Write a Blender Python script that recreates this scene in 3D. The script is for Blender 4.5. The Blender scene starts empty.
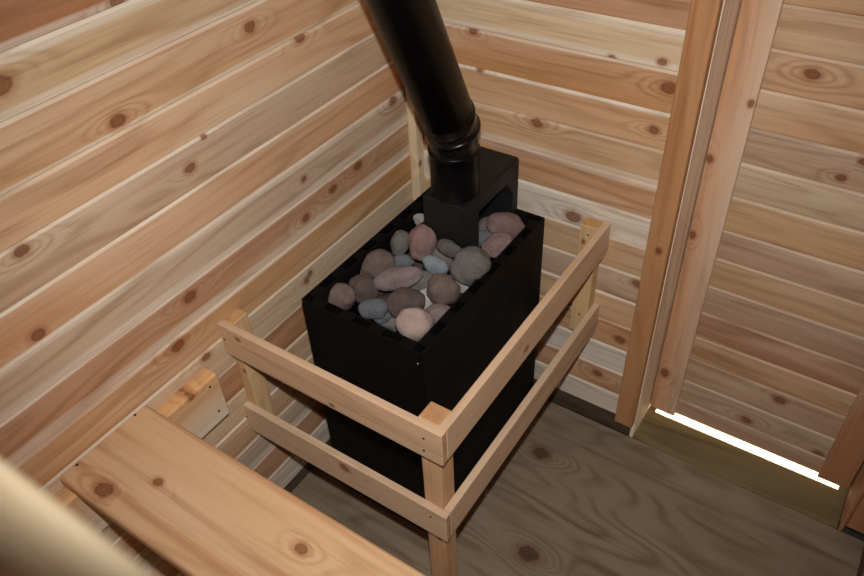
import bpy, bmesh, math, random
from mathutils import Vector, Matrix, noise
random.seed(5)
scene = bpy.context.scene
COL = scene.collection

# ------------------------------------------------------------------ camera numbers (metres)
CAM = Vector((1.07497, -1.41335, 1.78748))
YAW, PITCH, ROLL, FPX = 0.62387, -0.7153, -0.0572, 747.98
_f = Vector((-math.sin(YAW)*math.cos(PITCH), math.cos(YAW)*math.cos(PITCH), math.sin(PITCH)))
_r = _f.cross(Vector((0, 0, 1))).normalized(); _u = _r.cross(_f)
RT = _r*math.cos(ROLL) + _u*math.sin(ROLL)
UP = -_r*math.sin(ROLL) + _u*math.cos(ROLL)
FW = _f
def ray(u, v): return FW + RT*((u-432)/FPX) - UP*((v-288)/FPX)
def onx(u, v, x): d = ray(u, v); return CAM + d*((x-CAM.x)/d.x)
def ony(u, v, y): d = ray(u, v); return CAM + d*((y-CAM.y)/d.y)
def onz(u, v, z): d = ray(u, v); return CAM + d*((z-CAM.z)/d.z)

def lin(c):
    return tuple(((x/255)/12.92 if x/255 <= .04045 else ((x/255+.055)/1.055)**2.4) for x in c)

# ------------------------------------------------------------------ node helper
class NT:
    def __init__(s, name):
        s.m = bpy.data.materials.new(name); s.m.use_nodes = True
        s.t = s.m.node_tree; s.b = s.t.nodes['Principled BSDF']
    def n(s, typ, **kw):
        nd = s.t.nodes.new(typ)
        for k, v in kw.items(): setattr(nd, k, v)
        return nd
    def put(s, sock, v):
        if isinstance(v, bpy.types.NodeSocket): s.t.links.new(v, sock)
        elif isinstance(v, (tuple, list)) and len(v) == 3 and sock.type == 'RGBA': sock.default_value = (*v, 1)
        else: sock.default_value = v
    def math(s, op, a, b=0.0, c=0.0, clamp=False):
        nd = s.n('ShaderNodeMath', operation=op, use_clamp=clamp)
        for i, v in enumerate((a, b, c)): s.put(nd.inputs[i], v)
        return nd.outputs[0]
    def vmath(s, op, a, b):
        nd = s.n('ShaderNodeVectorMath', operation=op)
        s.put(nd.inputs[0], a); s.put(nd.inputs[1], b)
        return nd.outputs[0]
    def noise(s, vec, scale=1, detail=2, rough=.5, dist=0):
        nd = s.n('ShaderNodeTexNoise')
        s.put(nd.inputs['Vector'], vec); s.put(nd.inputs['Scale'], scale); s.put(nd.inputs['Detail'], detail)
        s.put(nd.inputs['Roughness'], rough); s.put(nd.inputs['Distortion'], dist)
        return nd.outputs[0]
    def mix(s, fac, a, b, mode='MIX'):
        nd = s.n('ShaderNodeMix', data_type='RGBA', blend_type=mode)
        s.put(nd.inputs[0], fac); s.put(nd.inputs[6], a); s.put(nd.inputs[7], b)
        return nd.outputs[2]
    def ss(s, v, lo, hi):
        nd = s.n('ShaderNodeMapRange', interpolation_type='SMOOTHSTEP')
        s.put(nd.inputs[0], v); s.put(nd.inputs[1], lo); s.put(nd.inputs[2], hi)
        return nd.outputs[0]
    def attr(s, name):
        return s.n('ShaderNodeAttribute', attribute_name=name)
    def bump(s, h, strength, dist=.002):
        nd = s.n('ShaderNodeBump'); s.put(nd.inputs['Strength'], strength); s.put(nd.inputs['Distance'], dist)
        s.put(nd.inputs['Height'], h); s.t.links.new(nd.outputs[0], s.b.inputs['Normal'])

def wood(name, ring=9.0, ring_c=.20, fib_c=.16, broad_c=.4, pale=(226, 205, 176), knot_c=(112, 70, 46), rough=.6,
         low=(1.1, 9, 9), spec=.3, red=(196, 138, 98), blotch=None):
    t = NT(name)
    gp = t.attr('gp').outputs['Vector']; sd = t.attr('seed').outputs['Vector']; kn = t.attr('knot').outputs['Vector']
    tint = t.attr('tint').outputs['Color']
    P = t.vmath('ADD', gp, sd)
    sx = t.n('ShaderNodeSeparateXYZ'); t.put(sx.inputs[0], gp)
    kx = t.n('ShaderNodeSeparateXYZ'); t.put(kx.inputs[0], kn)
    kr = t.math('MAXIMUM', kx.outputs[2], .0001)
    has = t.math('GREATER_THAN', kx.outputs[2], .0005)
    wob = t.math('MULTIPLY_ADD', t.noise(t.vmath('MULTIPLY', P, (70, 70, 70)), 1, 2), .8, -.4)
    du = t.math('DIVIDE', t.math('SUBTRACT', sx.outputs[0], kx.outputs[0]), t.math('MULTIPLY', kr, 1.35))
    dv = t.math('DIVIDE', t.math('SUBTRACT', sx.outputs[1], kx.outputs[1]), kr)
    d = t.math('SQRT', t.math('ADD', t.math('MULTIPLY', du, du), t.math('MULTIPLY', dv, dv)))
    dw = t.math('ADD', d, wob)
    du2 = t.math('MULTIPLY', du, .55)
    d2 = t.math('ADD', t.math('MULTIPLY', du2, du2), t.math('MULTIPLY', dv, dv))
    infl = t.math('MULTIPLY', t.math('EXPONENT', t.math('MULTIPLY', d2, -.22)), has)
    lowv = t.noise(t.vmath('MULTIPLY', P, low), 1, 2, .45)
    field = t.math('ADD', lowv, t.math('MULTIPLY', infl, .33))
    s = t.math('SINE', t.math('MULTIPLY', field, ring*6.283))
    s = t.math('POWER', t.math('MULTIPLY_ADD', s, .5, .5), 2.2)
    rmask = t.noise(t.vmath('MULTIPLY', P, (2, 14, 14)), 1, 1)
    rings = t.math('MULTIPLY', s, t.ss(rmask, .25, .7))
    fib = t.noise(t.vmath('MULTIPLY', P, (5, 210, 210)), 1, 3, .6)
    streak = t.noise(t.vmath('MULTIPLY', P, (1.6, 38, 38)), 1, 3, .55)
    broad = t.noise(t.vmath('ADD', t.vmath('MULTIPLY', P, (1.2, 8, 8)), (31, 7, 3)), 1, 2, .5)
    c = t.mix(t.math('MULTIPLY', t.ss(broad, .52, .72), broad_c), tint, lin(pale))
    c = t.mix(t.math('MULTIPLY', t.ss(streak, .50, .78), .45), c, t.mix(1.0, c, lin(red), 'MULTIPLY'))
    dark = t.math('SUBTRACT', 1.0, t.math('ADD', t.math('MULTIPLY', rings, ring_c), t.math('MULTIPLY', t.ss(fib, .45, .8), fib_c)))
    g = t.n('ShaderNodeCombineColor')
    t.put(g.inputs[0], t.math('POWER', dark, .8)); t.put(g.inputs[1], dark); t.put(g.inputs[2], t.math('POWER', dark, 1.25))
    c = t.mix(1.0, c, g.outputs[0], 'MULTIPLY')
    if blotch:
        bl = t.noise(t.vmath('MULTIPLY', P, (3, 5, 5)), 1, 3, .6)
        c = t.mix(t.math('MULTIPLY', t.ss(bl, .45, .75), .6), c, lin(blotch))
    halo = t.math('MULTIPLY', t.ss(dw, 2.4, .9), has)
    c = t.mix(t.math('MULTIPLY', halo, .5), c, t.mix(1.0, c, lin((196, 130, 86)), 'MULTIPLY'))
    core = t.math('MULTIPLY', t.ss(dw, 1.02, .78), has)
    kring = t.math('MULTIPLY_ADD', t.math('SINE', t.math('MULTIPLY', dw, 13)), .5, .5)
    kcol = t.mix(t.math('MULTIPLY', kring, .6), lin(knot_c), t.mix(1.0, tint, lin((190, 140, 105)), 'MULTIPLY'))
    c = t.mix(t.math('MULTIPLY', core, .75), c, kcol)
    rim = t.math('MULTIPLY', t.math('MULTIPLY', t.ss(dw, .72, .95), t.ss(dw, 1.18, .98)), has)
    c = t.mix(t.math('MULTIPLY', rim, .5), c, lin((70, 42, 28)))
    t.put(t.b.inputs['Base Color'], c)
    t.put(t.b.inputs['Roughness'], t.math('MULTIPLY_ADD', fib, .2, rough-.1))
    t.put(t.b.inputs['Specular IOR Level'], spec)
    t.bump(t.math('ADD', t.math('MULTIPLY', fib, .5), t.math('MULTIPLY', rings, -.2)), .25, .0006)
    return t.m

CEDAR = wood('cedar_cladding', ring_c=.26, fib_c=.24)
CEDAR_B = wood('cedar_board', ring=8, ring_c=.24, broad_c=.25)
PINE = wood('pale_sawn_timber', ring=7, ring_c=.16, fib_c=.16, broad_c=.3, pale=(228, 206, 172), red=(200, 150, 110))
PLY = wood('plywood_floor', ring=17, ring_c=.36, fib_c=.2, broad_c=.35, pale=(168, 156, 136), knot_c=(52, 36, 26),
           low=(1.1, 4.6, 4.6), red=(150, 130, 105), blotch=(112, 98, 74), rough=.7)
TREATED = wood('treated_timber', ring=9, ring_c=.42, fib_c=.25, broad_c=.3, pale=(150, 132, 92), red=(130, 105, 70), rough=.7)

def black(name, col=(14, 14, 15), rough=.45, nb=.15, spec=.4, coat=0):
    t = NT(name)
    co = t.n('ShaderNodeTexCoord').outputs['Object']
    n = t.noise(co, 260, 3, .6); n2 = t.noise(co, 9, 3, .6)
    c = t.mix(n2, lin(col), lin(tuple(x*1.5 for x in col)))
    t.put(t.b.inputs['Base Color'], c); t.put(t.b.inputs['Roughness'], t.math('MULTIPLY_ADD', n2, .25, rough-.12))
    t.put(t.b.inputs['Specular IOR Level'], spec)
    t.bump(n, nb, .0004)
    return t.m
SHELL = black('black_stove_paint', (9, 8, 8), .62, .1, .18)
LINER = black('dark_inner_steel', (10, 8, 9), .6, .1, .25)
TAB = black('dark_grey_tab_steel', (10, 9, 9), .65, .1, .12)
FLUE = black('matt_black_flue_paint', (17, 18, 19), .55, .2, .35)
PIPE = black('satin_black_pipe_enamel', (8, 8, 9), .36, .03, .14)
PIPE_E = black('glossy_black_elbow_enamel', (8, 8, 9), .24, .02, .45)
def plain(name, col, rough=.5, metal=0):
    t = NT(name); co = t.n('ShaderNodeTexCoord').outputs['Object']
    n = t.noise(co, 300, 2)
    t.put(t.b.inputs['Base Color'], t.mix(n, lin(col), lin(tuple(x*.8 for x in col))))
    t.put(t.b.inputs['Roughness'], rough); t.put(t.b.inputs['Metallic'], metal)
    return t.m
SCREW = plain('dark_screw_steel', (48, 40, 34), .5, .6)
BRIGHT = plain('bright_speck_steel', (235, 232, 226), .25, .3)
GRAVEL = plain('outside_gravel', (190, 185, 175), .9)
SHEATH = plain('outside_sheathing', (90, 80, 70), .9)

def stone_mat(name, a, b, spk, amount=.5, scale=1.0):
    t = NT(name)
    co = t.n('ShaderNodeTexCoord').outputs['Object']
    n = t.noise(co, 22*scale, 4, .6); sp = t.noise(co, 420*scale, 2, .7); s2 = t.noise(co, 130*scale, 3, .6)
    c = t.mix(t.ss(n, .32, .68), lin(a), lin(b))
    c = t.mix(t.math('MULTIPLY', t.ss(sp, .52, .66), amount), c, lin(spk))
    c = t.mix(t.math('MULTIPLY', t.ss(s2, .55, .75), .35), c, lin(tuple(x*.6 for x in a)))
    t.put(t.b.inputs['Base Color'], c); t.put(t.b.inputs['Roughness'], .85); t.put(t.b.inputs['Specular IOR Level'], .2)
    t.bump(t.math('ADD', sp, t.math('MULTIPLY', s2, .8)), .35, .0015)
    return t.m

# ------------------------------------------------------------------ object helpers
def link(name, bm, mat, parent=None, smooth=False):
    me = bpy.data.meshes.new(name); bm.to_mesh(me); bm.free()
    if smooth:
        for p in me.polygons: p.use_smooth = True
    o = bpy.data.objects.new(name, me); COL.objects.link(o)
    me.materials.append(mat)
    if parent is not None: o.parent = parent; o.matrix_parent_inverse = Matrix.Translation(-parent.location)
    return o
def thing(name, label, cat, loc=(0, 0, 0), group=None):
    o = bpy.data.objects.new(name, None); COL.objects.link(o); o.location = loc; o.empty_display_size = .05
    o['label'] = label; o['category'] = cat
    if group: o['group'] = group
    return o
def tag(o, label, cat, group=None):
    o['label'] = label; o['category'] = cat
    if group: o['group'] = group
    return o
def struct(name, bm, mat, parent=None):
    o = link(name, bm, mat, parent)
    if parent is None: o['kind'] = 'structure'
    return o

def new_wood():
    bm = bmesh.new()
    bm.loops.layers.float_vector.new('gp'); bm.loops.layers.float_color.new('tint')
    bm.faces.layers.float_vector.new('knot'); bm.faces.layers.float_vector.new('seed')
    return bm

def prof_v(W, T, ch=.005, dep=.004, pt=0, pb=0, cp=None):
    cp = random.choice((.4, .6, .85)) if cp is None else cp  # pale tint on the top chamfer paints in the flash catching it
    """V-jointed board: (v, w, pale)"""
    p = [(0.0003, 0, .3), (0.0003, T-dep*.6, .3), (ch*.5, T, .55 if pb else .0)]
    if pb: p += [(ch+pb*.6, T, .5), (ch+pb, T, 0)]
    ch = .006
    if pt: p += [(W-ch-pt, T, 0), (W-ch-pt*.6, T, .5)]
    p += [(W-ch, T, .6 if pt else .15), (W-ch+.0005, T-.0006, cp), (W-.0003, T-dep, cp), (W-.0003, 0, .3)]
    return p
def prof_r(W, T, r=.002, seg=2):
    p = []
    for cx, cy, a0 in ((r, r, 180), (r, T-r, 90+90), (W-r, T-r, 90), (W-r, r, 0)):
        pass
    for cx, cy, a0 in ((r, r, 270), (r, T-r, 180), (W-r, T-r, 90), (W-r, r, 0)):
        for i in range(seg+1):
            a = math.radians(a0 - 90*i/seg)
            p.append((cx+r*math.cos(a), cy+r*math.sin(a), 0))
    return p
PALE = lin((232, 222, 206))
def board(bm, o, u, v, w, L, prof, tint, knots=(), end=.0015, cap=True, seed=None):
    """extrude profile (v,w,pale) along u from o; knots = [(a, c, r)]; w is the outward normal"""
    o, u, v, w = (Vector(x) for x in (o, u, v, w))
    gp = bm.loops.layers.float_vector['gp']; tl = bm.loops.layers.float_color['tint']
    kl = bm.faces.layers.float_vector['knot']; sl = bm.faces.layers.float_vector['seed']
    sd = Vector((random.uniform(0, 90), random.uniform(0, 90), random.uniform(0, 90))) if seed is None else Vector(seed)
    kn = sorted(k for k in knots if 0 < k[0] < L)
    cuts = [0, end] if end else [0]
    for a, b in zip(kn, kn[1:]): cuts.append((a[0]+b[0])/2)
    cuts += [L-end, L] if end else [L]
    vc = sum(p[0] for p in prof)/len(prof); wc = sum(p[1] for p in prof)/len(prof)
    Wd = max(p[0] for p in prof)-min(p[0] for p in prof); Td = max(p[1] for p in prof)-min(p[1] for p in prof)
    rows = []
    for i, s in enumerate(cuts):
        ins = end if end and i in (0, len(cuts)-1) else 0
        row = []
        for pv, pw, pl in prof:
            if ins:
                pv = vc+(pv-vc)*(1-2*ins/Wd); pw = wc+(pw-wc)*(1-2*ins/Td)
            vt = bm.verts.new(o+u*s+v*pv+w*pw); row.append((vt, (s, pv, pw), pl))
        rows.append(row)
    flip = u.cross(v).dot(w) < 0
    def face(items, k, tint=tint):
        if flip: items = items[::-1]
        f = bm.faces.new([i[0] for i in items])
        f[kl] = k; f[sl] = sd
        for lp, it in zip(f.loops, items):
            lp[gp] = it[1]
            pl = it[2]
            lp[tl] = tuple(tint[j]*(1-pl)+PALE[j]*pl for j in range(3))+(1,)
    n = len(prof)
    for i in range(len(cuts)-1):
        mid = (cuts[i]+cuts[i+1])/2
        k = min(kn, key=lambda q: abs(q[0]-mid)) if kn else (0, 0, 0)
        for j in range(n):
            a, b = rows[i], rows[i+1]; q = (j+1) % n
            face([a[j], b[j], b[q], a[q]], k)
    if cap:
        side, tint = tint, (tint[0]*.84, tint[1]*.70, tint[2]*.60)      # end grain is darker
        face([(a, g, 0) for a, g, _ in rows[0]], (0, 0, 0), tint); face([(a, g, 0) for a, g, _ in rows[-1]][::-1], (0, 0, 0), tint)
    return bm

def box(bm, lo, hi, bev=0):
    lo, hi = Vector(lo), Vector(hi)
    r = bmesh.ops.create_cube(bm, size=1, matrix=Matrix.Translation((lo+hi)/2) @ Matrix.Diagonal((*(hi-lo), 1)))
    if bev:
        es = list({e for v in r['verts'] for e in v.link_edges})
        bmesh.ops.bevel(bm, geom=es, offset=bev, segments=2, affect='EDGES', profile=.6)
    return bm
def disc(bm, c, nrm, r, h=.0012, seg=12):
    q = Vector(nrm).to_track_quat('Z', 'Y').to_matrix().to_4x4()
    bmesh.ops.create_cone(bm, cap_ends=True, segments=seg, radius1=r, radius2=r*.8, depth=h, matrix=Matrix.Translation(Vector(c)+Vector(nrm)*h*.3) @ q)
    return bm
def screw(parent, c, nrm, r=.0032):
    return link('screw', disc(bmesh.new(), c, nrm, r), SCREW, parent)

# ------------------------------------------------------------------ room dimensions
XL, XR, YF, ZC = .03, 1.37, -2.1, 2.15
DX0, DX1, DY = .745, 1.302, .122
X, Y, Z = (1, 0, 0), (0, 1, 0), (0, 0, 1)

TAN = (202, 164, 124); ORG = (196, 145, 100); MAU = (188, 157, 130); PAL = (212, 186, 152); WHI = (224, 214, 198); RED = (184, 138, 106); GRY = (194, 172, 146); BRN = (186, 144, 107); OBR = (190, 140, 98)
def jit(c, a=5):
    k = random.uniform(-a, a); return lin(tuple(min(250, x+k+random.uniform(-2, 2)) for x in c))

# ---- left wall (cladding face at x = XL), boards run along y
lz = [.065, .155, .24, .324, .413, .5, .588, .676, .762, .853, .945, 1.031, 1.121, 1.201, 1.298, 1.385, 1.475, 1.563, 1.65, 1.74, 1.828, 1.916, 2.005, 2.093, 2.149]
ltint = [WHI, BRN, GRY, TAN, PAL, OBR, PAL, ORG, BRN, GRY, ORG, MAU, TAN, TAN, (204, 174, 138), (170, 120, 80), (176, 128, 88), TAN, ORG, PAL, TAN, MAU, TAN, TAN]  # custom upper tints: board colour plus lens falloff painted in as darkening
lpale = {0: (.02, 0), 2: (0, .02), 8: (.0, .022), 9: (.012, .018), 7: (.006, 0), 14: (.014, .012), 15: (0, .010), 13: (0, .004)}
lk = [(117, 2, 8), (118, 121, 10), (250, 27, 9), (22, 251, 9), (190, 168, 8), (204, 137, 4), (38, 335, 9), (190, 297, 10), (178, 346, 11),
      (308, 279, 9), (306, 218, 8), (333, 189, 8), (358, 166, 9), (393, 101, 9), (309, 274, 8), (0, 85, 12), (300, 38, 9), (206, 357, 8), (304, 179, 6), (80, 510, 9), (118, 60, 0)]
lk3 = [(onx(u, v, XL), r/480*.48) for u, v, r in lk if r]
bm = new_wood()
for i in range(len(lz)-1):
    z0, z1 = lz[i], lz[i+1]; pt, pb = lpale.get(i, (0, 0))
    ks = [(-P.y, P.z-z0, r) for P, r in lk3 if z0 < P.z < z1]
    board(bm, (XL-.018, 0, z0), (0, -1, 0), Z, X, -YF, prof_v(z1-z0, .018, pt=pt, pb=pb), jit(ltint[i]), ks, end=0)
struct('wall_left', bm, CEDAR)

# ---- back wall (cladding face at y = 0), left of the door
bz = [.07, .152, .238, .3255, .411, .5, .586, .677, .76, .852, .94, 1.027, 1.118, 1.2025, 1.29, 1.378, 1.466, 1.554, 1.642, 1.73, 1.818, 1.906, 1.994, 2.082, 2.149]
btint = [WHI, TAN, WHI, ORG, TAN, MAU, TAN, WHI, (198, 156, 116), TAN, TAN, ORG, PAL, BRN, PAL, TAN, ORG, PAL, TAN, TAN, MAU, TAN, TAN, TAN]
bpale = {8: (.012, 0), 9: (0, .012), 10: (.004, .0), 7: (.02, .02), 12: (.014, .014), 2: (.02, .02), 0: (.02, .02)}
bk = [(473, 31, 7), (612, 58, 5), (662, 62, 6), (669, 88, 10), (654, 130, 7), (573, 217, 12), (637, 284, 8), (620, 340, 9), (597, 373, 9), (537, 123, 9), (480, 70, 5)]
bk3 = [(ony(u, v, 0), r/440*.5) for u, v, r in bk]
bm = new_wood()
XB = .7
for i in range(len(bz)-1):
    z0, z1 = bz[i], bz[i+1]; pt, pb = bpale.get(i, (0, 0))
    ks = [(P.x-XL, P.z-z0, r) for P, r in bk3 if z0 < P.z < z1]
    board(bm, (XL, .018, z0), X, Z, (0, -1, 0), XB-XL, prof_v(z1-z0, .018, pt=pt, pb=pb), jit(btint[i]), ks, end=0)
struct('wall_back', bm, CEDAR)

# ---- right wall and the wall behind the camera
bm = new_wood()
for i in range(len(bz)-1):
    board(bm, (XR+.018, YF, bz[i]), Y, Z, (-1, 0, 0), -YF, prof_v(bz[i+1]-bz[i], .018), jit(random.choice((TAN, MAU, ORG, BRN))), (), end=0)
struct('wall_right', bm, CEDAR)
bm = new_wood()
for i in range(len(bz)-1):
    board(bm, (XL, YF-.018, bz[i]), X, Z, Y, XR-XL, prof_v(bz[i+1]-bz[i], .018), jit(random.choice((TAN, MAU, ORG, PAL))), (), end=0)
struct('wall_front', bm, CEDAR)
bm = new_wood()
yy = YF
while yy < -.001:
    w_ = min(.088, -yy); board(bm, (XL, yy, ZC+.018), X, Y, (0, 0, -1), XR-XL, prof_v(w_, .018), jit(random.choice((TAN, ORG, PAL))), (), end=0); yy += .088
struct('ceiling', bm, CEDAR)

# ---- floor: plywood sheet with two dark plug knots, grain along x
fk = [(onz(541, 453, 0), .017), (onz(528, 554, 0), .019), (onz(573, 427, 0), .004)]
bm = new_wood()
ks = []
PLYC = lin((142, 127, 106))
# bands split along y so that every band carries one knot
segs = [(-2.1, -.62, None), (-.62, -.335, 1), (-.335, -.0, 0)]
SEED = (12.3, 4.1, 7.7)
gp_l = bm.loops.layers.float_vector['gp']; tl_l = bm.loops.layers.float_color['tint']; kl_l = bm.faces.layers.float_vector['knot']; sl_l = bm.faces.layers.float_vector['seed']
for y0, y1, ki in segs:
    vs = [bm.verts.new(c) for c in ((-.02, y0, 0), (1.42, y0, 0), (1.42, y1, 0), (-.02, y1, 0))]
    f = bm.faces.new(vs)
    f[kl_l] = (fk[ki][0].x, fk[ki][0].y, fk[ki][1]) if ki is not None else (0, 0, 0); f[sl_l] = SEED
    for lp, vt in zip(f.loops, vs): lp[gp_l] = vt.co; lp[tl_l] = (*PLYC, 1)
bmesh.ops.remove_doubles(bm, verts=bm.verts[:], dist=1e-5)
struct('floor', bm, PLY)

# ---- treated timber sill: upright plate under the cladding, flat sill in the doorway
TR = lin((128, 113, 80))
board(bmw := new_wood(), (XL, .03, 0.002), X, Z, (0, -1, 0), .735-XL, prof_r(.066, .028, .0015, 1), lin((84, 74, 58)), end=0)
struct('baseboard_back', bmw, TREATED)
bmw = new_wood(); board(bmw, (-.01, YF, .002), Y, Z, X, -YF, prof_r(.062, .028, .0015, 1), lin((88, 78, 62)), end=0)
struct('baseboard_left', bmw, TREATED)
bmw = new_wood(); board(bmw, (XR+.03, YF, .002), Y, Z, (-1, 0, 0), -YF, prof_r(.066, .03, .0015, 1), lin((88, 70, 56)), end=0)
struct('baseboard_right', bmw, TREATED)
bmw = new_wood(); board(bmw, (XL, YF-.03, .002), X, Z, Y, XR-XL, prof_r(.066, .03, .0015, 1), lin((88, 70, 56)), end=0)
struct('baseboard_front', bmw, TREATED)
bmw = new_wood(); board(bmw, (DX0, .003, -.036), X, Y, Z, DX1-DX0, prof_r(.30, .037, .0015, 1), TR, end=0)
struct('trim_1', bmw, TREATED)          # door sill

# corner strip, door jambs, casings
bmw = new_wood(); board(bmw, (XL, -.030, .42), Z, Y, X, ZC-.42, prof_r(.030, .027, .002, 1), lin((230, 208, 172)), [(.31, .01, .005)], end=.001)
struct('trim_2', bmw, PINE)
bmw = new_wood(); board(bmw, (.692, .0, .072), Z, X, (0, -1, 0), ZC-.072, prof_r(.0515, .026, .002, 1), lin((186, 138, 94)), [(.63, .03, .006)], end=.001)
struct('trim_3', bmw, CEDAR_B)          # left casing
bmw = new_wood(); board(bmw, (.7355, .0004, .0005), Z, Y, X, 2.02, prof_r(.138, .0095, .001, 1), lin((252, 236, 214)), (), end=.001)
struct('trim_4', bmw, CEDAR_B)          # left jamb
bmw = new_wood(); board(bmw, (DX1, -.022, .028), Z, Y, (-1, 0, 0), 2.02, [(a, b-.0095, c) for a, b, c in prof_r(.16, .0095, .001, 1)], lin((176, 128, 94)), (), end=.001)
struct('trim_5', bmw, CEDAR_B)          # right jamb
bmw = new_wood(); board(bmw, (DX1+.0105, .0, .06), Z, X, (0, -1, 0), ZC-.06, prof_r(XR-DX1-.0105, .026, .002, 1), lin((178, 128, 92)), (), end=.001)
struct('trim_6', bmw, CEDAR_B)          # right casing
bmw = new_wood(); board(bmw, (DX0-.01, .0, 2.02), X, Z, (0, -1, 0), DX1-DX0+.02, prof_r(.128, .026, .002, 1), lin((200, 150, 108)), (), end=.001)
struct('trim_7', bmw, CEDAR_B)          # door head

# ---- the plank door with stiles proud of the planks
dz = [.023, .088, .171, .261, .344, .432, .522, .612, .697, .793, .882, .968, 1.057, 1.144, 1.232, 1.32, 1.408, 1.496, 1.584, 1.672, 1.76, 1.848, 1.936, 2.015]
dtint = [MAU, GRY, MAU, TAN, RED, MAU, TAN, MAU, TAN, GRY, MAU, TAN, TAN, TAN, TAN, TAN, BRN, TAN, TAN, MAU, TAN, TAN, TAN]
dk = [(812, 74, 9), (841, 178, 6), (779, 400, 9), (746, 420, 9), (818, 454, 8), (864, 162, 6), (701, 424, 7)]
dk3 = [(ony(u, v, DY+.012), r/430*.5) for u, v, r in dk]
bm = new_wood()
for i in range(len(dz)-1):
    z0, z1 = dz[i], dz[i+1]
    ks = [(P.x-DX0-.003, P.z-z0, r) for P, r in dk3 if z0 < P.z < z1]
    board(bm, (DX0+.003, DY+.042, z0), X, Z, (0, -1, 0), DX1-DX0-.006, prof_v(z1-z0, .030, cp=.3), jit(tuple(x*.97 for x in dtint[i])), ks, end=0)
door = struct('door_1', bm, CEDAR)
sk = [(ony(u, v, DY), r/430*.5) for u, v, r in ((710, 159, 6), (693, 235, 6), (665, 373, 9), (751, 104, 5))]
b2 = new_wood(); board(b2, (DX0+.003, DY+.012, .023), Z, X, (0, -1, 0), 1.99, [(a, b, (.5 if a > .068 else 0)) for a, b, c in prof_r(.074, .0122, .0015, 1)], lin((198, 148, 106)), [(P.z-.023, P.x-DX0-.003, r) for P, r in sk], end=0)
link('stile', b2, CEDAR_B, door)
b2 = new_wood(); board(b2, (DX1-.003-.077, DY+.012, .023), Z, X, (0, -1, 0), 1.99, prof_r(.077, .0122, .0015, 1), lin((176, 128, 94)), (), end=0)
link('stile', b2, CEDAR_B, door)

# ---- outside skin (keeps daylight out everywhere but the gap under the door) and the ground outside
for nm, lo, hi in (('trim_8', (-.06, .035, -.25), (.7352, .16, 2.25)), ('trim_9', (1.3118, .035, -.25), (1.5, .16, 2.25)), ('trim_10', (.7352, .035, 2.15), (1.3118, .16, 2.25)),
                   ('trim_11', (-.06, -2.2, -.04), (-.012, .035, 2.25)), ('trim_12', (1.402, -2.2, -.04), (1.5, .035, 2.25)),
                   ('trim_13', (-.06, -2.2, -.04), (1.5, -2.135, 2.25)), ('trim_14', (-.06, -2.2, 2.17), (1.5, .16, 2.26)), ('trim_15', (-.06, -2.2, -.08), (1.5, .0, -.038))):
    struct(nm, box(bmesh.new(), lo, hi), SHEATH)
bm = bmesh.new(); box(bm, (-3, .0, -.2), (4, 6, -.085)); struct('ground', bm, GRAVEL)
struct('sun_blocker_foot', box(bmesh.new(), (1.3022, .0235, -.25), (1.3116, .16, .0275)), SHEATH)  # added unseen block, stops sun leaking under the right jamb
for nm, x0, x1 in (('sun_blocker_left', .72, .766), ('sun_blocker_right', 1.28, 1.33)):  # added unseen strips, shut out sun leaking past the door edges
    struct(nm, box(bmesh.new(), (x0, .166, .004), (x1, .19, 2.05)), SHEATH)

# ------------------------------------------------------------------ lower bench and its wall ledger
bench = thing('bench', 'low sauna bench of one wide orange-brown rounded plank in the foreground, against the left wall', 'bench', (.035, -1.045, .645))
zb = .645; TB = .032
bkn = [(onz(104, 490, zb+TB), .013), (onz(158, 482, zb+TB), .007), (onz(301, 549, zb+TB), .0085)]
b2 = new_wood(); board(b2, (.0335, -1.153, zb), X, Y, Z, 1.33, prof_r(.202, TB, .009, 4), lin((213, 174, 132)), [(P.x-.0335, P.y+1.153, r) for P, r in bkn], end=.004)
link('seat_plank', b2, CEDAR_B, bench)
for u, v in ((77, 465), (135, 415)): screw(bench, onz(u, v, zb+TB), Z, .003)
led = thing('bench_support_rail', 'short pale timber ledger screwed to the left wall under the bench end', 'bench support', (.03, -.98, .51))
b2 = new_wood(); board(b2, (XL+.0005, -1.2, .512), Y, Z, X, .398, [(a, b, (0 if a > .115 else .8)) for a, b, c in prof_r(.132, .037, .006, 3)], lin((226, 178, 124)), [(.325, .126, .006)], end=.003)
link('ledger_board', b2, PINE, led)
for u, v in ((210, 387), (219, 411)): screw(led, onx(u, v, .0678), X, .003)

# ------------------------------------------------------------------ guard rail round the stove
RX, RY, Z1, Z2, H, T = .5943, .7431, .7209, .4582, .089, .0168
gr = thing('guard_rail', 'pale timber guard rail of two board tiers on square posts around the black stove', 'guard rail', (.56, -.705, 0))
PT = (214, 184, 152)
def rail(o, u, v, w, L, tint, knots=()):
    b2 = new_wood(); board(b2, o, u, v, w, L, prof_r(H, T, .0018, 2), lin(tint), knots, end=.0015)
    return link('rail_board', b2, PINE, gr)
kq = [(onx(245, 338.5, .0) , .004)]
for zt, tint, kn in ((Z1, (215, 183, 150), [(.055, .070, .0045), (.30, .012, .004)]), (Z2, (213, 185, 155), [(.30, .065, .009)])):
    rail((XL+.001, -RY+T, zt-H), X, Z, (0, -1, 0), RX-XL-.001, tint, kn)
    rail((RX-T, -.001, zt-H), (0, -1, 0), Z, X, RY-T-.0015, tuple(x*1.0 for x in tint), [(.42, .03, .006)] if zt == Z1 else ())
b2 = new_wood(); board(b2, (.532, -RY+T+.0005, .0005), Z, X, Y, Z1-.001, prof_r(.045, .0435, .0018, 2), lin((212, 174, 134)), [(.33, .03, .004)]); link('post', b2, PINE, gr)
b2 = new_wood(); board(b2, (XL+.001, -RY+T+.0005, Z2-H), Z, X, Y, Z1-Z2+H-.003, prof_r(.029, .0435, .0018, 2), lin((218, 186, 138)), [(.2, .02, .004)]); link('post', b2, PINE, gr)
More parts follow.
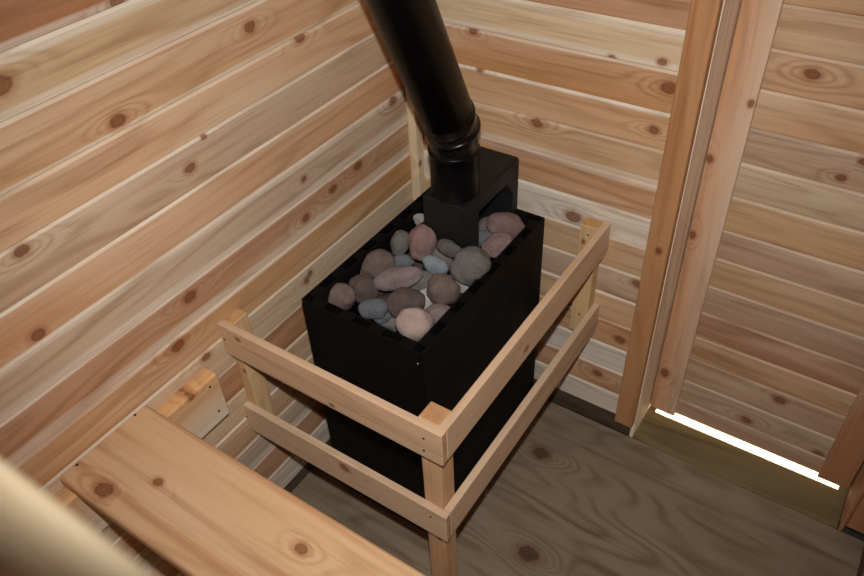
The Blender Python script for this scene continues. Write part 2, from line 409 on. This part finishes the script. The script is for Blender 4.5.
b2 = new_wood(); board(b2, (.532, -.0385, Z2-H), Z, X, Y, Z1-Z2+H-.003, prof_r(.045, .0375, .0018, 2), lin((218, 184, 134)), [(.3, .012, .004)]); link('post', b2, PINE, gr)
for u, v in ((423.5, 438.5), (424, 450.5), (430.5, 517), (224.5, 339.5), (247, 417)): screw(gr, ony(u, v, -RY), (0, -1, 0), .0028)
for u, v in ((588, 235), (579, 314)): screw(gr, ony(u, v, -.0385), (0, -1, 0), .0028)

# ------------------------------------------------------------------ sauna stove
SX0, SX1, SY0, SY1, SZ = .116, .4385, -.5785, -.036, .7005
st = thing('sauna_stove', 'black box sauna stove open at the top and filled with stones', 'stove', ((SX0+SX1)/2, (SY0+SY1)/2, 0))
def frame(lo, hi, t, z0, z1, bev=0):
    bm = bmesh.new(); (x0, y0), (x1, y1) = lo, hi
    o = [(x0, y0), (x1, y0), (x1, y1), (x0, y1)]; i = [(x0+t, y0+t), (x1-t, y0+t), (x1-t, y1-t), (x0+t, y1-t)]
    vo0, vo1, vi0, vi1 = ([bm.verts.new((*c, z)) for c in cs] for cs, z in ((o, z0), (o, z1), (i, z0), (i, z1)))
    for k in range(4):
        q = (k+1) % 4
        bm.faces.new((vo0[k], vo0[q], vo1[q], vo1[k])); bm.faces.new((vi0[q], vi0[k], vi1[k], vi1[q]))
        bm.faces.new((vo1[k], vo1[q], vi1[q], vi1[k])); bm.faces.new((vo0[q], vo0[k], vi0[k], vi0[q]))
    if bev:
        es = [e for e in bm.edges if all(v in vo1+vo0 for v in e.verts) and abs(e.verts[0].co.x-e.verts[1].co.x) < 1e-6 and abs(e.verts[0].co.y-e.verts[1].co.y) < 1e-6]
        bmesh.ops.bevel(bm, geom=es, offset=bev, segments=3, affect='EDGES')
    return bm
LIP = .027
link('outer_shell', frame((SX0, SY0), (SX1, SY1), .003, .012, SZ, .003), SHELL, st)
link('inner_liner', frame((SX0+LIP-.003, SY0+LIP-.003), (SX1-LIP+.003, SY1-LIP+.003), .003, .52, SZ-.002), LINER, st)
bm = bmesh.new(); box(bm, (SX0+.003, SY0+.003, .50), (SX1-.003, SY1-.003, .52)); link('stone_tray', bm, LINER, st)
bm = bmesh.new(); box(bm, (SX0+.02, SY0+.02, .0005), (SX1-.02, SY1-.02, .0125)); link('foot_plate', bm, LINER, st)
zt0, zt1 = SZ-.004, SZ-.0005
def tabs(a0, a1, fixed0, fixed1, axis, n, ph):
    step = (a1-a0)/n
    for k in range(n):
        a = a0+step*(k+ph); b = a+step*.46
        lo, hi = ((a, fixed0), (b, fixed1)) if axis == 'x' else ((fixed0, a), (fixed1, b))
        link('spacer_tab', box(bmesh.new(), (*lo, zt0), (*hi, zt1)), TAB, st)
tabs(SX0+.003, SX1-.003, SY0+.003, SY0+LIP-.003, 'x', 4, .27)
tabs(SX0+LIP, SX1-LIP, SY1-LIP+.003, SY1-.003, 'x', 4, .27)
tabs(SY0+.003, SY1-.003, SX1-LIP+.003, SX1-.003, 'y', 7, .27)
tabs(SY0+.003, SY1-.003, SX0+.003, SX0+LIP-.003, 'y', 7, .27)
link('bright_speck', disc(bmesh.new(), ony(418, 363.5, SY0), (0, -1, 0), .0016, .0015), BRIGHT, st)  # tiny near-white disc on the front face
# flue box: an inverted-U duct: front leg down among the stones, flat bridge, back leg
FX0, FX1, FY0, FY1, FZ = .250, .362, -.287, -.0365, .8505
prof = [(FY0, .60), (FY0, FZ), (FY1, FZ), (FY1, SZ-.1), (FY1-.034, SZ-.1), (FY1-.034, .765), (FY1-.062, .803), (FY0+.065, .803), (FY0+.065, .60)]
bm = bmesh.new()
va = [bm.verts.new((FX0, y, z)) for y, z in prof]; vb = [bm.verts.new((FX1, y, z)) for y, z in prof]
bm.faces.new(va[::-1]); bm.faces.new(vb)
for k in range(len(prof)):
    q = (k+1) % len(prof); bm.faces.new((va[k], va[q], vb[q], vb[k]))
bmesh.ops.recalc_face_normals(bm, faces=bm.faces[:])
bmesh.ops.bevel(bm, geom=bm.edges[:], offset=.004, segments=3, affect='EDGES')
link('flue_box', bm, FLUE, st)

# ------------------------------------------------------------------ stove pipe
PX, PY, PR = .304, -.232, .0535
pipe = thing('stove_pipe', 'glossy black round stove pipe rising from the flue box and bending toward the room', 'stove pipe', (PX, PY, FZ))
def ringlathe(pts, axis_o, axis_d, seg=48):
    """lathe (s, r) profile about an axis"""
    bm = bmesh.new(); d = Vector(axis_d).normalized(); a = d.orthogonal().normalized(); b = d.cross(a); rows = []
    for s, r in pts:
        rows.append([bm.verts.new(Vector(axis_o)+d*s+(a*math.cos(2*math.pi*k/seg)+b*math.sin(2*math.pi*k/seg))*r) for k in range(seg)])
    for i in range(len(rows)-1):
        for k in range(seg):
            q = (k+1) % seg; bm.faces.new((rows[i][k], rows[i][q], rows[i+1][q], rows[i+1][k]))
    return bm
tilt = math.radians(25.2)
E0 = Vector((PX, PY, 1.0)); D = Vector((0, -math.sin(tilt), math.cos(tilt)))
link('lower_pipe', ringlathe([(0, PR+.002), (.004, PR+.0015), (.006, PR), (.100, PR), (.101, PR+.003), (.105, PR+.0035), (.109, PR+.003), (.110, PR)], (PX, PY, FZ), Z), PIPE, pipe, True)
# elbow: mitred gore segments with raised seams
bm = bmesh.new(); seg = 48; rows = []
def erow(o, ang, r):
    d = Vector((0, -math.sin(ang), math.cos(ang))); a = Vector((1, 0, 0)); b = d.cross(a)
    rows.append([bm.verts.new(o+(a*math.cos(2*math.pi*k/seg)+b*math.sin(2*math.pi*k/seg))*r) for k in range(seg)])
base = Vector((PX, PY, FZ+.110))
erow(base, 0, PR)
for a_, o in ((math.radians(20), E0+Vector((0, -.001, .006))), (math.radians(36), E0+D*.044)):
    ax = Vector((0, -math.sin(a_), math.cos(a_)))
    for q_, dr in ((-.0045, 0), (-.0028, .0026), (-.001, .004), (.001, .004), (.0028, .0026), (.0045, 0)): erow(o+ax*q_, a_, PR+.0015+dr)
erow(E0+D*.095, tilt, PR+.001)
for i in range(len(rows)-1):
    for k in range(seg):
        q = (k+1) % seg; bm.faces.new((rows[i][k], rows[i][q], rows[i+1][q], rows[i+1][k]))
link('elbow', bm, PIPE_E, pipe, True)
L2 = (ZC-.003-(PR+.02)*math.sin(tilt)-E0.z)/math.cos(tilt)
link('upper_pipe', ringlathe([(.058, PR-.002), (.058, PR+.002), (L2*.99, PR+.002)], E0, D), PIPE, pipe, True)

# ------------------------------------------------------------------ stones: (u, v, half-width px, half-height px, rotation deg, kind, z, label)
K = {
 'pink': ((142, 115, 111), (124, 100, 97), (186, 150, 144), .35), 'rose': ((156, 128, 124), (138, 113, 110), (205, 176, 170), .5),
 'brown': ((124, 108, 100), (106, 91, 86), (145, 130, 122), .3), 'dark': ((104, 90, 85), (88, 76, 73), (128, 114, 108), .3),
 'grey': ((126, 121, 116), (108, 104, 100), (152, 148, 143), .35), 'blue': ((114, 117, 121), (99, 103, 108), (150, 158, 165), .35),
 'pale': ((194, 168, 158), (204, 178, 166), (138, 114, 108), .55), 'lblue': ((150, 160, 166), (120, 130, 138), (190, 196, 200), .4), 'white': ((196, 192, 186), (172, 170, 165), (112, 112, 114), .6),
 'mauve': ((140, 124, 122), (122, 108, 106), (166, 152, 148), .35), 'olive': ((110, 106, 99), (94, 91, 86), (134, 130, 122), .3),
}
S = [
 (415, 323.5, 18.5, 16.5, 0, 'pale', .672, 'pale pink speckled rounded stone in the near corner of the stove'),
 (373.7, 308.7, 14, 10, 8, 'blue', .672, 'small blue-grey speckled stone by the near rim, left of the pale pink one'),
 (341.5, 297.5, 13.5, 12.5, -15, 'brown', .672, 'brown rounded stone in the far left end of the near rim'),
 (397.8, 278.4, 23.5, 11, 10, 'mauve', .69, 'long flat mauve-grey stone lying across the middle of the pile'),
 (471, 265.5, 18.5, 19, 0, 'grey', .712, 'largest round grey stone, against the right rim'),
 (422.8, 241.5, 14.5, 18.5, -14, 'pink', .735, 'tall dull pink egg-shaped stone left of the flue box front'),
 (506, 226, 18, 13, -14, 'pink', .688, 'large pink stone in the far right corner behind the other stones'),
 (406, 303.5, 18, 14.5, 12, 'dark', .675, 'dark brown stone behind the pale pink speckled one'),
 (443, 290, 16.5, 15, -10, 'brown', .675, 'reddish-brown blocky stone in the middle near the right rim'),
 (435.3, 266, 14, 9, -28, 'lblue', .70, 'light blue wedge-shaped stone in the centre of the pile'),
 (450, 248, 13, 8.5, -14, 'olive', .745, 'dark olive flat stone touching the bottom of the flue box'),
 (497, 245.5, 15, 11, 32, 'rose', .685, 'smaller rosy pink stone by the right rim below the large pink one'),
 (379, 264, 17, 12.5, 28, 'brown', .685, 'rough grey-brown stone against the left rim'),
 (400, 242.5, 9, 12.5, -10, 'grey', .688, 'upright grey-brown stone between left rim and tall pink stone'),
 (402.5, 262, 11.5, 8, 0, 'blue', .680, 'round blue-grey stone below the tall pink stone'),
 (363, 289, 15, 14, 60, 'dark', .672, 'dark brown pointed stone beside the brown one at the left end'),
 (363.4, 268, 6, 9, -25, 'pink', .668, 'sliver of a red stone against the left rim'),
 (443, 258, 13, 14, -35, 'mauve', .706, 'mauve-brown stone half hidden behind the light blue wedge'),
 (482, 239, 12, 8, 15, 'blue', .672, 'small slate-blue stone just right of the flue box'),
 (487.5, 227, 10, 9.5, 0, 'grey', .668, 'grey stone tucked between flue box and large pink stone'),
 (424, 283, 16, 12, 5, 'grey', .660, 'grey stone sunk between the long mauve stone and the blocky reddish one'),
 (427, 300, 8, 12, 20, 'white', .664, 'white angular granite chip in the middle of the pile'),
 (458.5, 284.5, 12, 8, -40, 'white', .668, 'pale grey angular chip under the largest round grey stone'),
 (438, 315, 15, 11, 15, 'mauve', .655, 'purple-grey stone by the right rim next to the pale pink one'),
 (383.8, 316.5, 9, 6, 25, 'blue', .652, 'bluish chip peeping out under the small speckled stone'),
 (421, 220, 8, 6.5, -25, 'white', .680, 'pale grey chip behind the tall pink stone at the left of the flue box'),
 (392, 323, 12, 8, -5, 'grey', .648, 'grey stone low against the near rim under the dark brown one'),
]
FILL = [(350, 285), (385, 290), (415, 262), (455, 300), (468, 245), (388, 305), (430, 315), (392, 250)]
stones = []
for (u, v, a, b, rot, kind, z, lab) in S:
    P = onz(u, v, z); dep = (P-CAM).dot(FW)
    ra, rb = 1.07*a*dep/FPX, 1.07*b*dep/FPX
    rc = min(ra, rb)*(.85 if kind != 'white' else .7)
    c, s_ = math.cos(math.radians(rot)), math.sin(math.radians(rot))
    ax = [RT*c+UP*s_, -RT*s_+UP*c, -FW]
    stones.append(dict(P=P, ax=ax, r=[ra, rb, rc], kind=kind, lab=lab, d=(P-CAM).normalized(), u=u, v=v))
def keep_in(P, co):
    """press the stone against the inside of the liner and the outside of the flue box"""
    w = P+co; m = .0008; k = .004
    if w.z < SZ+.004:
        w.x = min(max(w.x, SX0+LIP+m), SX1-LIP-m); w.y = min(max(w.y, SY0+LIP+m), SY1-LIP-m)
    if FX0-k < w.x < FX1+k and FY0-k < w.y < FY0+.066 and w.z < FZ:
        if P.x > FX1: w.x = FX1+k
        elif P.x < FX0 and P.y > FY0: w.x = FX0-k
        else: w.y = FY0-k
    if FX0-k < w.x < FX1+k and w.y > FY1-.034-k: w.y = FY1-.034-k
    w.z = max(w.z, .521)
    return w-P
def ext(s, d):
    return 1/math.sqrt(sum((d.dot(s['ax'][k])/s['r'][k])**2 for k in range(3)))
for it in range(120):
    for i in range(len(stones)):
        for j in range(i+1, len(stones)):
            A, B = stones[i], stones[j]; dv = B['P']-A['P']; L = dv.length
            if L < 1e-6: continue
            d = dv/L; gap = L-(ext(A, d)+ext(B, d))*.86
            if gap < 0 and B['P'].z > .575: B['P'] = B['P']+B['d']*min(.004, -gap)
# keep the apparent size after a push back
for s in stones:
    k = (s['P']-CAM).dot(FW)
for n_, s in enumerate(stones):
    bm = bmesh.new(); bmesh.ops.create_icosphere(bm, subdivisions=4, radius=1)
    ang = s['kind'] == 'white'; off = Vector((n_*3.7, n_*1.3, 5))
    for vt in bm.verts:
        p = vt.co.normalized()
        q = 1+.20*noise.noise(p*1.2+off)+.07*noise.noise(p*2.7+off)
        if not ang:
            for k in range(4):
                h = Vector((math.sin(k*2.3+n_*1.9), math.cos(k*1.9+n_), math.sin(k*3.1+n_*.7))).normalized(); dd = p.dot(h)
                if dd > .5: q = q*.35+.65*min(q, .86/dd)
        if ang:
            for k in range(6):
                h = Vector((math.sin(k*2.1+n_), math.cos(k*1.7+n_*2), math.sin(k*3.3+1))).normalized(); dd = p.dot(h)
                if dd > .62: q = min(q, .66/dd)
        e = .9
        w = Vector([math.copysign(abs(x)**e, x) for x in p]).normalized()*q
        vt.co = keep_in(s['P'], s['ax'][0]*(w.x*s['r'][0])+s['ax'][1]*(w.y*s['r'][1])+s['ax'][2]*(w.z*s['r'][2]))
    bmesh.ops.recalc_face_normals(bm, faces=bm.faces[:])
    a, b, spk, am = K[s['kind']]; j = random.uniform(.84, .97)
    o = link('sauna_stone', bm, stone_mat('stone_'+s['kind'], tuple(x*j for x in a), tuple(x*j for x in b), spk, am), None, True)
    o.location = s['P']
    tag(o, s['lab'], 'stone', 'sauna stones heaped in the stove')
for n_, (u, v) in enumerate(FILL):
    P = onz(u, v, .595+.012*(n_ % 3)); bm = bmesh.new(); bmesh.ops.create_icosphere(bm, subdivisions=3, radius=1)
    for vt in bm.verts:
        p = vt.co.normalized(); q = 1+.12*noise.noise(p*1.2+Vector((n_*5.1, 2, 9)))
        vt.co = keep_in(P, Vector((p.x*.036, p.y*.030, p.z*.024))*q)
    a, b, spk, am = K['dark']
    o = link('sauna_stone', bm, stone_mat('stone_filler', tuple(x*.8 for x in a), tuple(x*.8 for x in b), spk, am), None, True)
    o.location = P
    tag(o, 'dark stone low in the gaps between the upper sauna stones', 'stone', 'dark stones under the top layer')

# ------------------------------------------------------------------ blurred rounded rail in the near foreground
hd = .225
q0 = CAM+ray(75, 507)*hd
hr = thing('handrail', 'out-of-focus pale rounded timber rail in the near bottom left corner', 'handrail', (XL, q0.y-.05, q0.z-.02))
b2 = new_wood(); board(b2, (XL, q0.y-.14, q0.z-.034), X, Y, Z, 1.0-XL, prof_r(.14, .038, .014, 5), lin((252, 234, 196)), (), end=.004)
link('rail_board', b2, PINE, hr)
b2 = new_wood(); board(b2, (.94, q0.y-.10, .0005), Z, X, Y, q0.z-.036, prof_r(.05, .05, .003, 2), lin((222, 190, 150)), ())
link('post', b2, PINE, hr)

# ------------------------------------------------------------------ camera
cd = bpy.data.cameras.new('camera'); cam = bpy.data.objects.new('camera', cd); COL.objects.link(cam)
cd.sensor_fit = 'HORIZONTAL'; cd.sensor_width = 36; cd.lens = 36*FPX/864; cd.clip_start = .01
M = Matrix((RT, UP, -FW)).transposed().to_4x4(); M.translation = CAM; cam.matrix_world = M
cd.dof.use_dof = True; cd.dof.focus_distance = 1.62; cd.dof.aperture_fstop = 6.0
scene.camera = cam

# ------------------------------------------------------------------ light: camera flash, daylight outside
ld = bpy.data.lights.new('flash', 'SPOT'); lo = bpy.data.objects.new('flash', ld); COL.objects.link(lo)
M2 = M @ Matrix.Rotation(math.radians(-2.5), 4, 'Y') @ Matrix.Rotation(math.radians(-1.0), 4, 'X'); M2.translation = CAM+UP*.11+RT*.0; lo.matrix_world = M2
ld.energy = 74; ld.color = (1, .985, .965); ld.shadow_soft_size = .014; ld.spot_size = math.radians(94); ld.spot_blend = .9
sd = bpy.data.lights.new('sun', 'SUN'); so = bpy.data.objects.new('sun', sd); COL.objects.link(so)
sd.energy = 60; sd.color = (1, .98, .96); sd.angle = math.radians(1.0)
so.rotation_euler = Vector((0, -math.cos(math.radians(30.5)), -math.sin(math.radians(30.5)))).to_track_quat('-Z', 'Y').to_euler(); so.location = (1, 4, 3)
w = bpy.data.worlds.new('world'); scene.world = w; w.use_nodes = True
wt = w.node_tree; bg = wt.nodes['Background']
sky = wt.nodes.new('ShaderNodeTexSky'); sky.sky_type = 'HOSEK_WILKIE'; sky.turbidity = 4; sky.sun_direction = (0, .85, .53)
wt.links.new(sky.outputs[0], bg.inputs[0]); bg.inputs[1].default_value = 1.0
scene.view_settings.view_transform = 'Standard'; scene.view_settings.look = 'None'; scene.view_settings.exposure = 0
